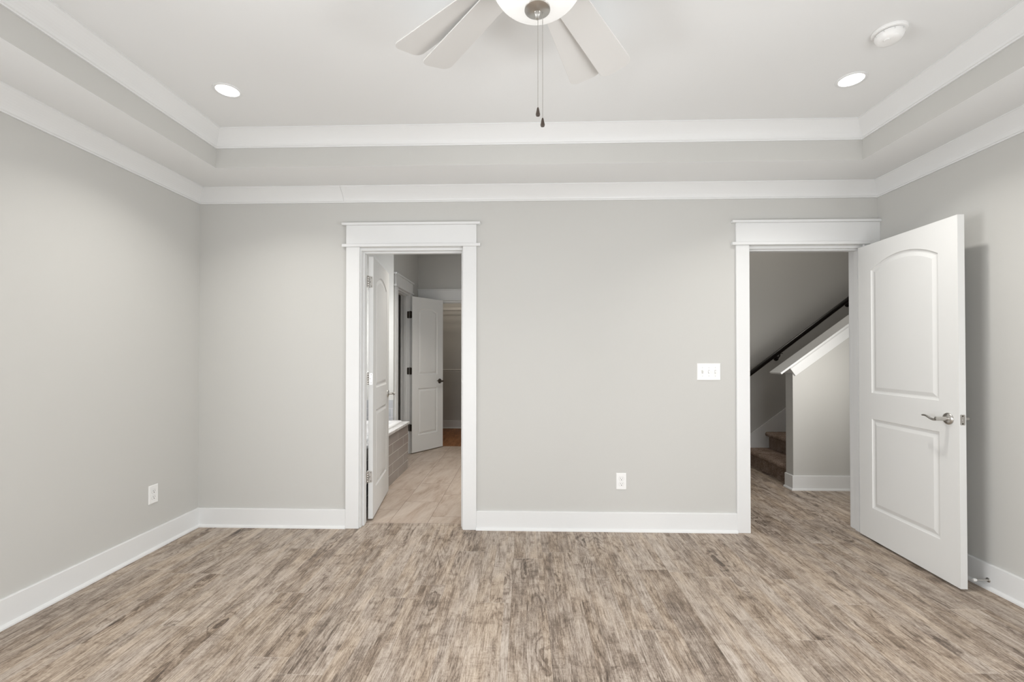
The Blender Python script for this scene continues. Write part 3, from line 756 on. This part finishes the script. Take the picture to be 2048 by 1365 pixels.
tub.rings([rrect(tx0, tx1, ty0, ty1, 0.05, 0.5222), rrect(tx0, tx1, ty0, ty1, 0.05, 0.536), rrect(tx0 + 0.010, tx1 - 0.010, ty0 + 0.010, ty1 - 0.010, 0.045, 0.543),
           rrect(tx0 + 0.085, tx1 - 0.085, ty0 + 0.085, ty1 - 0.085, 0.16, 0.542), rrect(tx0 + 0.10, tx1 - 0.10, ty0 + 0.10, ty1 - 0.10, 0.16, 0.533),
           rrect(tx0 + 0.16, tx1 - 0.16, ty0 + 0.18, ty1 - 0.18, 0.16, 0.524)])
tag(tub.build('bathtub', M_tub, smooth=True), 'white drop-in bathtub set in the marble tub deck', 'bathtub')
m = MB(); m.box(XB, XT - 0.0, YT - 0.008, YT, 0.5225, 0.765)
struct(m, 'trim_14', M_splash, 'grey glazed tile band above the tub on the alcove end wall', 'wall tile')
m = MB(); m.box(XB, XB + 0.008, D + WT, YT - 0.008, 0.5225, 0.765)
struct(m, 'trim_15', M_splash2, 'grey glazed tile band above the tub under the window', 'wall tile')
# closet wire shelves
def wire_shelf(z, label):
    r = empty('wire_shelf', (-0.9, 7.78, z)); tag(r, label, 'wire shelf', 'closet wire shelves')
    x0, x1, dep = XB + 0.9 + 0.01, 0.46 + 0.9 - 0.01, 0.30
    m = MB()
    for yy in (-0.012, -0.10, -0.20, -dep): m.tube([(x0, yy, 0), (x1, yy, 0)], 0.0032, 6)
    m.tube([(x0, -dep, -0.03), (x1, -dep, -0.03)], 0.0032, 6)
    m.build('long_wire', M_wire, r)
    m = MB(); n = 110
    for i in range(n + 1):
        x = x0 + (x1 - x0) * i / n; m.box(x - 0.0012, x + 0.0012, -dep - 0.001, -0.008, -0.0012, 0.0012); m.box(x - 0.0012, x + 0.0012, -dep - 0.0012, -dep + 0.0012, -0.03, 0)
    tag(m.build('cross_wire', M_wire, r), kind='stuff')
    for xx in (-0.85, 0.25):
        b = MB(); b.tube([(xx, -dep + 0.01, -0.006), (xx, -0.004, -0.28)], 0.004, 6); b.build('brace', M_wire, r)
wire_shelf(2.07, 'upper white wire shelf in the closet, seen above the small inner door handle')
wire_shelf(1.03, 'lower white wire shelf in the closet at handle height')

# ------------------------------------------------------------------ hall and stairs
wl = MB(); wl.box(0.58, 5.2, YE, YE + WT, 0, 4.2)
struct(wl, 'wall_stair', M_wall, 'shaded taupe wall behind the staircase', 'wall')
wl = MB(); wl.box(0.58, 0.70, D + WT, YE, 0, 4.2)
struct(wl, 'wall_hall_left', M_wall, 'hall wall out of view left of the hall doorway', 'wall')
wl = MB(); wl.box(5.08, 5.2, D + WT, YE, 0, 4.2)
struct(wl, 'wall_hall_right', M_wall, 'hall wall out of view right of the stairs', 'wall')
c = MB(); c.box(0.70, 5.08, D + WT, 4.43, 2.715, 2.80)
struct(c, 'ceiling_hall', M_ceil, 'hall ceiling beyond the right doorway', 'ceiling')
c = MB(); c.box(0.70, 5.08, 4.40, YE, 4.1, 4.2)
struct(c, 'ceiling_stair', M_ceil, 'high ceiling over the staircase', 'ceiling')
wl = MB(); wl.box(0.70, 5.08, 4.40, 4.43, 2.80, 4.1)
struct(wl, 'wall_stair_upper', M_wall, 'upper wall above the hall ceiling beside the stairs', 'wall')
SL = 0.735                       # stair slope
KX, KY = 2.535, 4.31             # left end and face of the knee wall
kz = lambda x: 1.185 + SL * (x - KX)
wl = MB(); wl.prism([(KX, 0), (4.9, 0), (4.9, kz(4.9)), (KX, kz(KX))], lambda u, v, t: Vector((u, t, v)), KY, KY + 0.115)
struct(wl, 'wall_knee', M_wall, 'greige knee wall with a sloping white cap beside the stairs', 'wall')
base('baseboard_knee', (KX, KY), (4.9, KY), (0, -1), 'white baseboard on the face of the stair knee wall', -1, 0)
base('baseboard_knee_end', (KX, KY + 0.115), (KX, KY), (-1, 0), 'short white baseboard return on the end of the stair knee wall', 0, -1)
th_ = math.atan(SL); ca, sa = math.cos(th_), math.sin(th_)
def sl(u, v, y): return Vector((KX + u * ca - v * sa, y, kz(KX) + u * sa + v * ca))   # u along slope, v up from the wall top
cap = MB(); UL = 2.7
cap.prism([(-0.155, 0.0), (UL, 0.0), (UL, 0.018), (-0.155, 0.018)], lambda u, v, t: sl(u, v, t), KY - 0.040, KY + 0.155)
co = struct(cap, 'trim_16', M_trim, 'sloping white cap board on the stair knee wall', 'cap trim', bevel=0.002)
for ya, yb in ((KY - 0.018, KY), (KY + 0.115, KY + 0.133)):
    b = MB(); b.prism([(-0.03, -0.095), (UL, -0.095), (UL, 0), (-0.03, 0)], lambda u, v, t: sl(u, v, t), ya, yb); b.build('apron_board', M_trim, co)
    b = MB(); s_ = -1 if ya < KY else 1; ys = ya if s_ < 0 else yb
    b.prism([(0, 0), (s_ * 0.014, 0), (s_ * 0.004, -0.012), (0, -0.018)], lambda u, v, t: sl(t, v, ys + u), -0.05, UL); b.build('bead', M_trim, co)
b = MB(); b.prism([(-0.048, -0.095), (-0.03, -0.095), (-0.03, 0), (-0.048, 0)], lambda u, v, t: sl(u, v, t), KY - 0.018, KY + 0.133); b.build('end_board', M_trim, co)
# carpeted stairs
st = empty('staircase', (2.605, 4.425, 0)); tag(st, 'brown carpeted stairs rising to the right behind the knee wall', 'staircase', kind='structure')
RISE, RUN = 0.188, 0.256
for i in range(9):
    x0 = RUN * i; z0 = RISE * i; zt = z0 + RISE; n_ = 0.045; r = 0.024
    p = [(x0, z0 - (0 if i == 0 else 0.02)), (x0, zt - 0.056), (x0 - 0.004, zt - 0.050)]
    for k in range(9):
        q = R(250 - 160 * k / 8); p.append((x0 - n_ + r + r * math.cos(q) * 1.0, zt - 0.026 + 0.026 * math.sin(q)))
    p += [(x0 + RUN + 0.02, zt), (x0 + RUN + 0.02, z0 - (0 if i == 0 else 0.02))]
    m = MB(); m.prism(p, lambda u, v, t: Vector((u, t, v)), 0.001, YE - 4.425 - 0.016); m.build('step', M_carpet, st, smooth=True)
m = MB(); m.prism([(2.30, 0), (4.9, 0.0), (4.9, 0.361 + 0.75 * (4.9 - 2.666)), (2.47, 0.214), (2.30, 0.137)], lambda u, v, t: Vector((u, t, v)), YE - 0.015, YE)
struct(m, 'trim_17', M_trim, 'white stair skirt board along the wall behind the steps', 'skirt board', bevel=0.002)
hr = empty('handrail', (2.55, YE, 0)); tag(hr, 'dark slanted handrail on the wall above the stairs', 'handrail')
hz = lambda x: 1.080 + 0.767 * (x - 2.64)
m = MB(); m.tube([(0, -0.08, hz(2.55)), (2.2, -0.08, hz(4.75))], 0.02, 16, [(0.021, 0.026)] * 2); m.build('rail', M_rail, hr, smooth=True)
for bx_ in (2.955, 3.78, 4.6):
    m = MB(); u = bx_ - 2.55; z_ = hz(bx_)
    m.tube([(u, -0.08, z_ - 0.025), (u, -0.076, z_ - 0.055), (u, -0.045, z_ - 0.080), (u, -0.004, z_ - 0.085)], 0.007, 10)
    m.lathe([(0.03, 0), (0.028, 0.005), (0.01, 0.008)], n=20, mtx=Matrix.Translation((u, -0.0005, z_ - 0.085)) @ Matrix.Rotation(R(90), 4, 'X'))
    m.box(u - 0.03, u + 0.03, -0.09, -0.07, z_ - 0.030, z_ - 0.024); m.build('bracket', M_rail, hr, smooth=True)
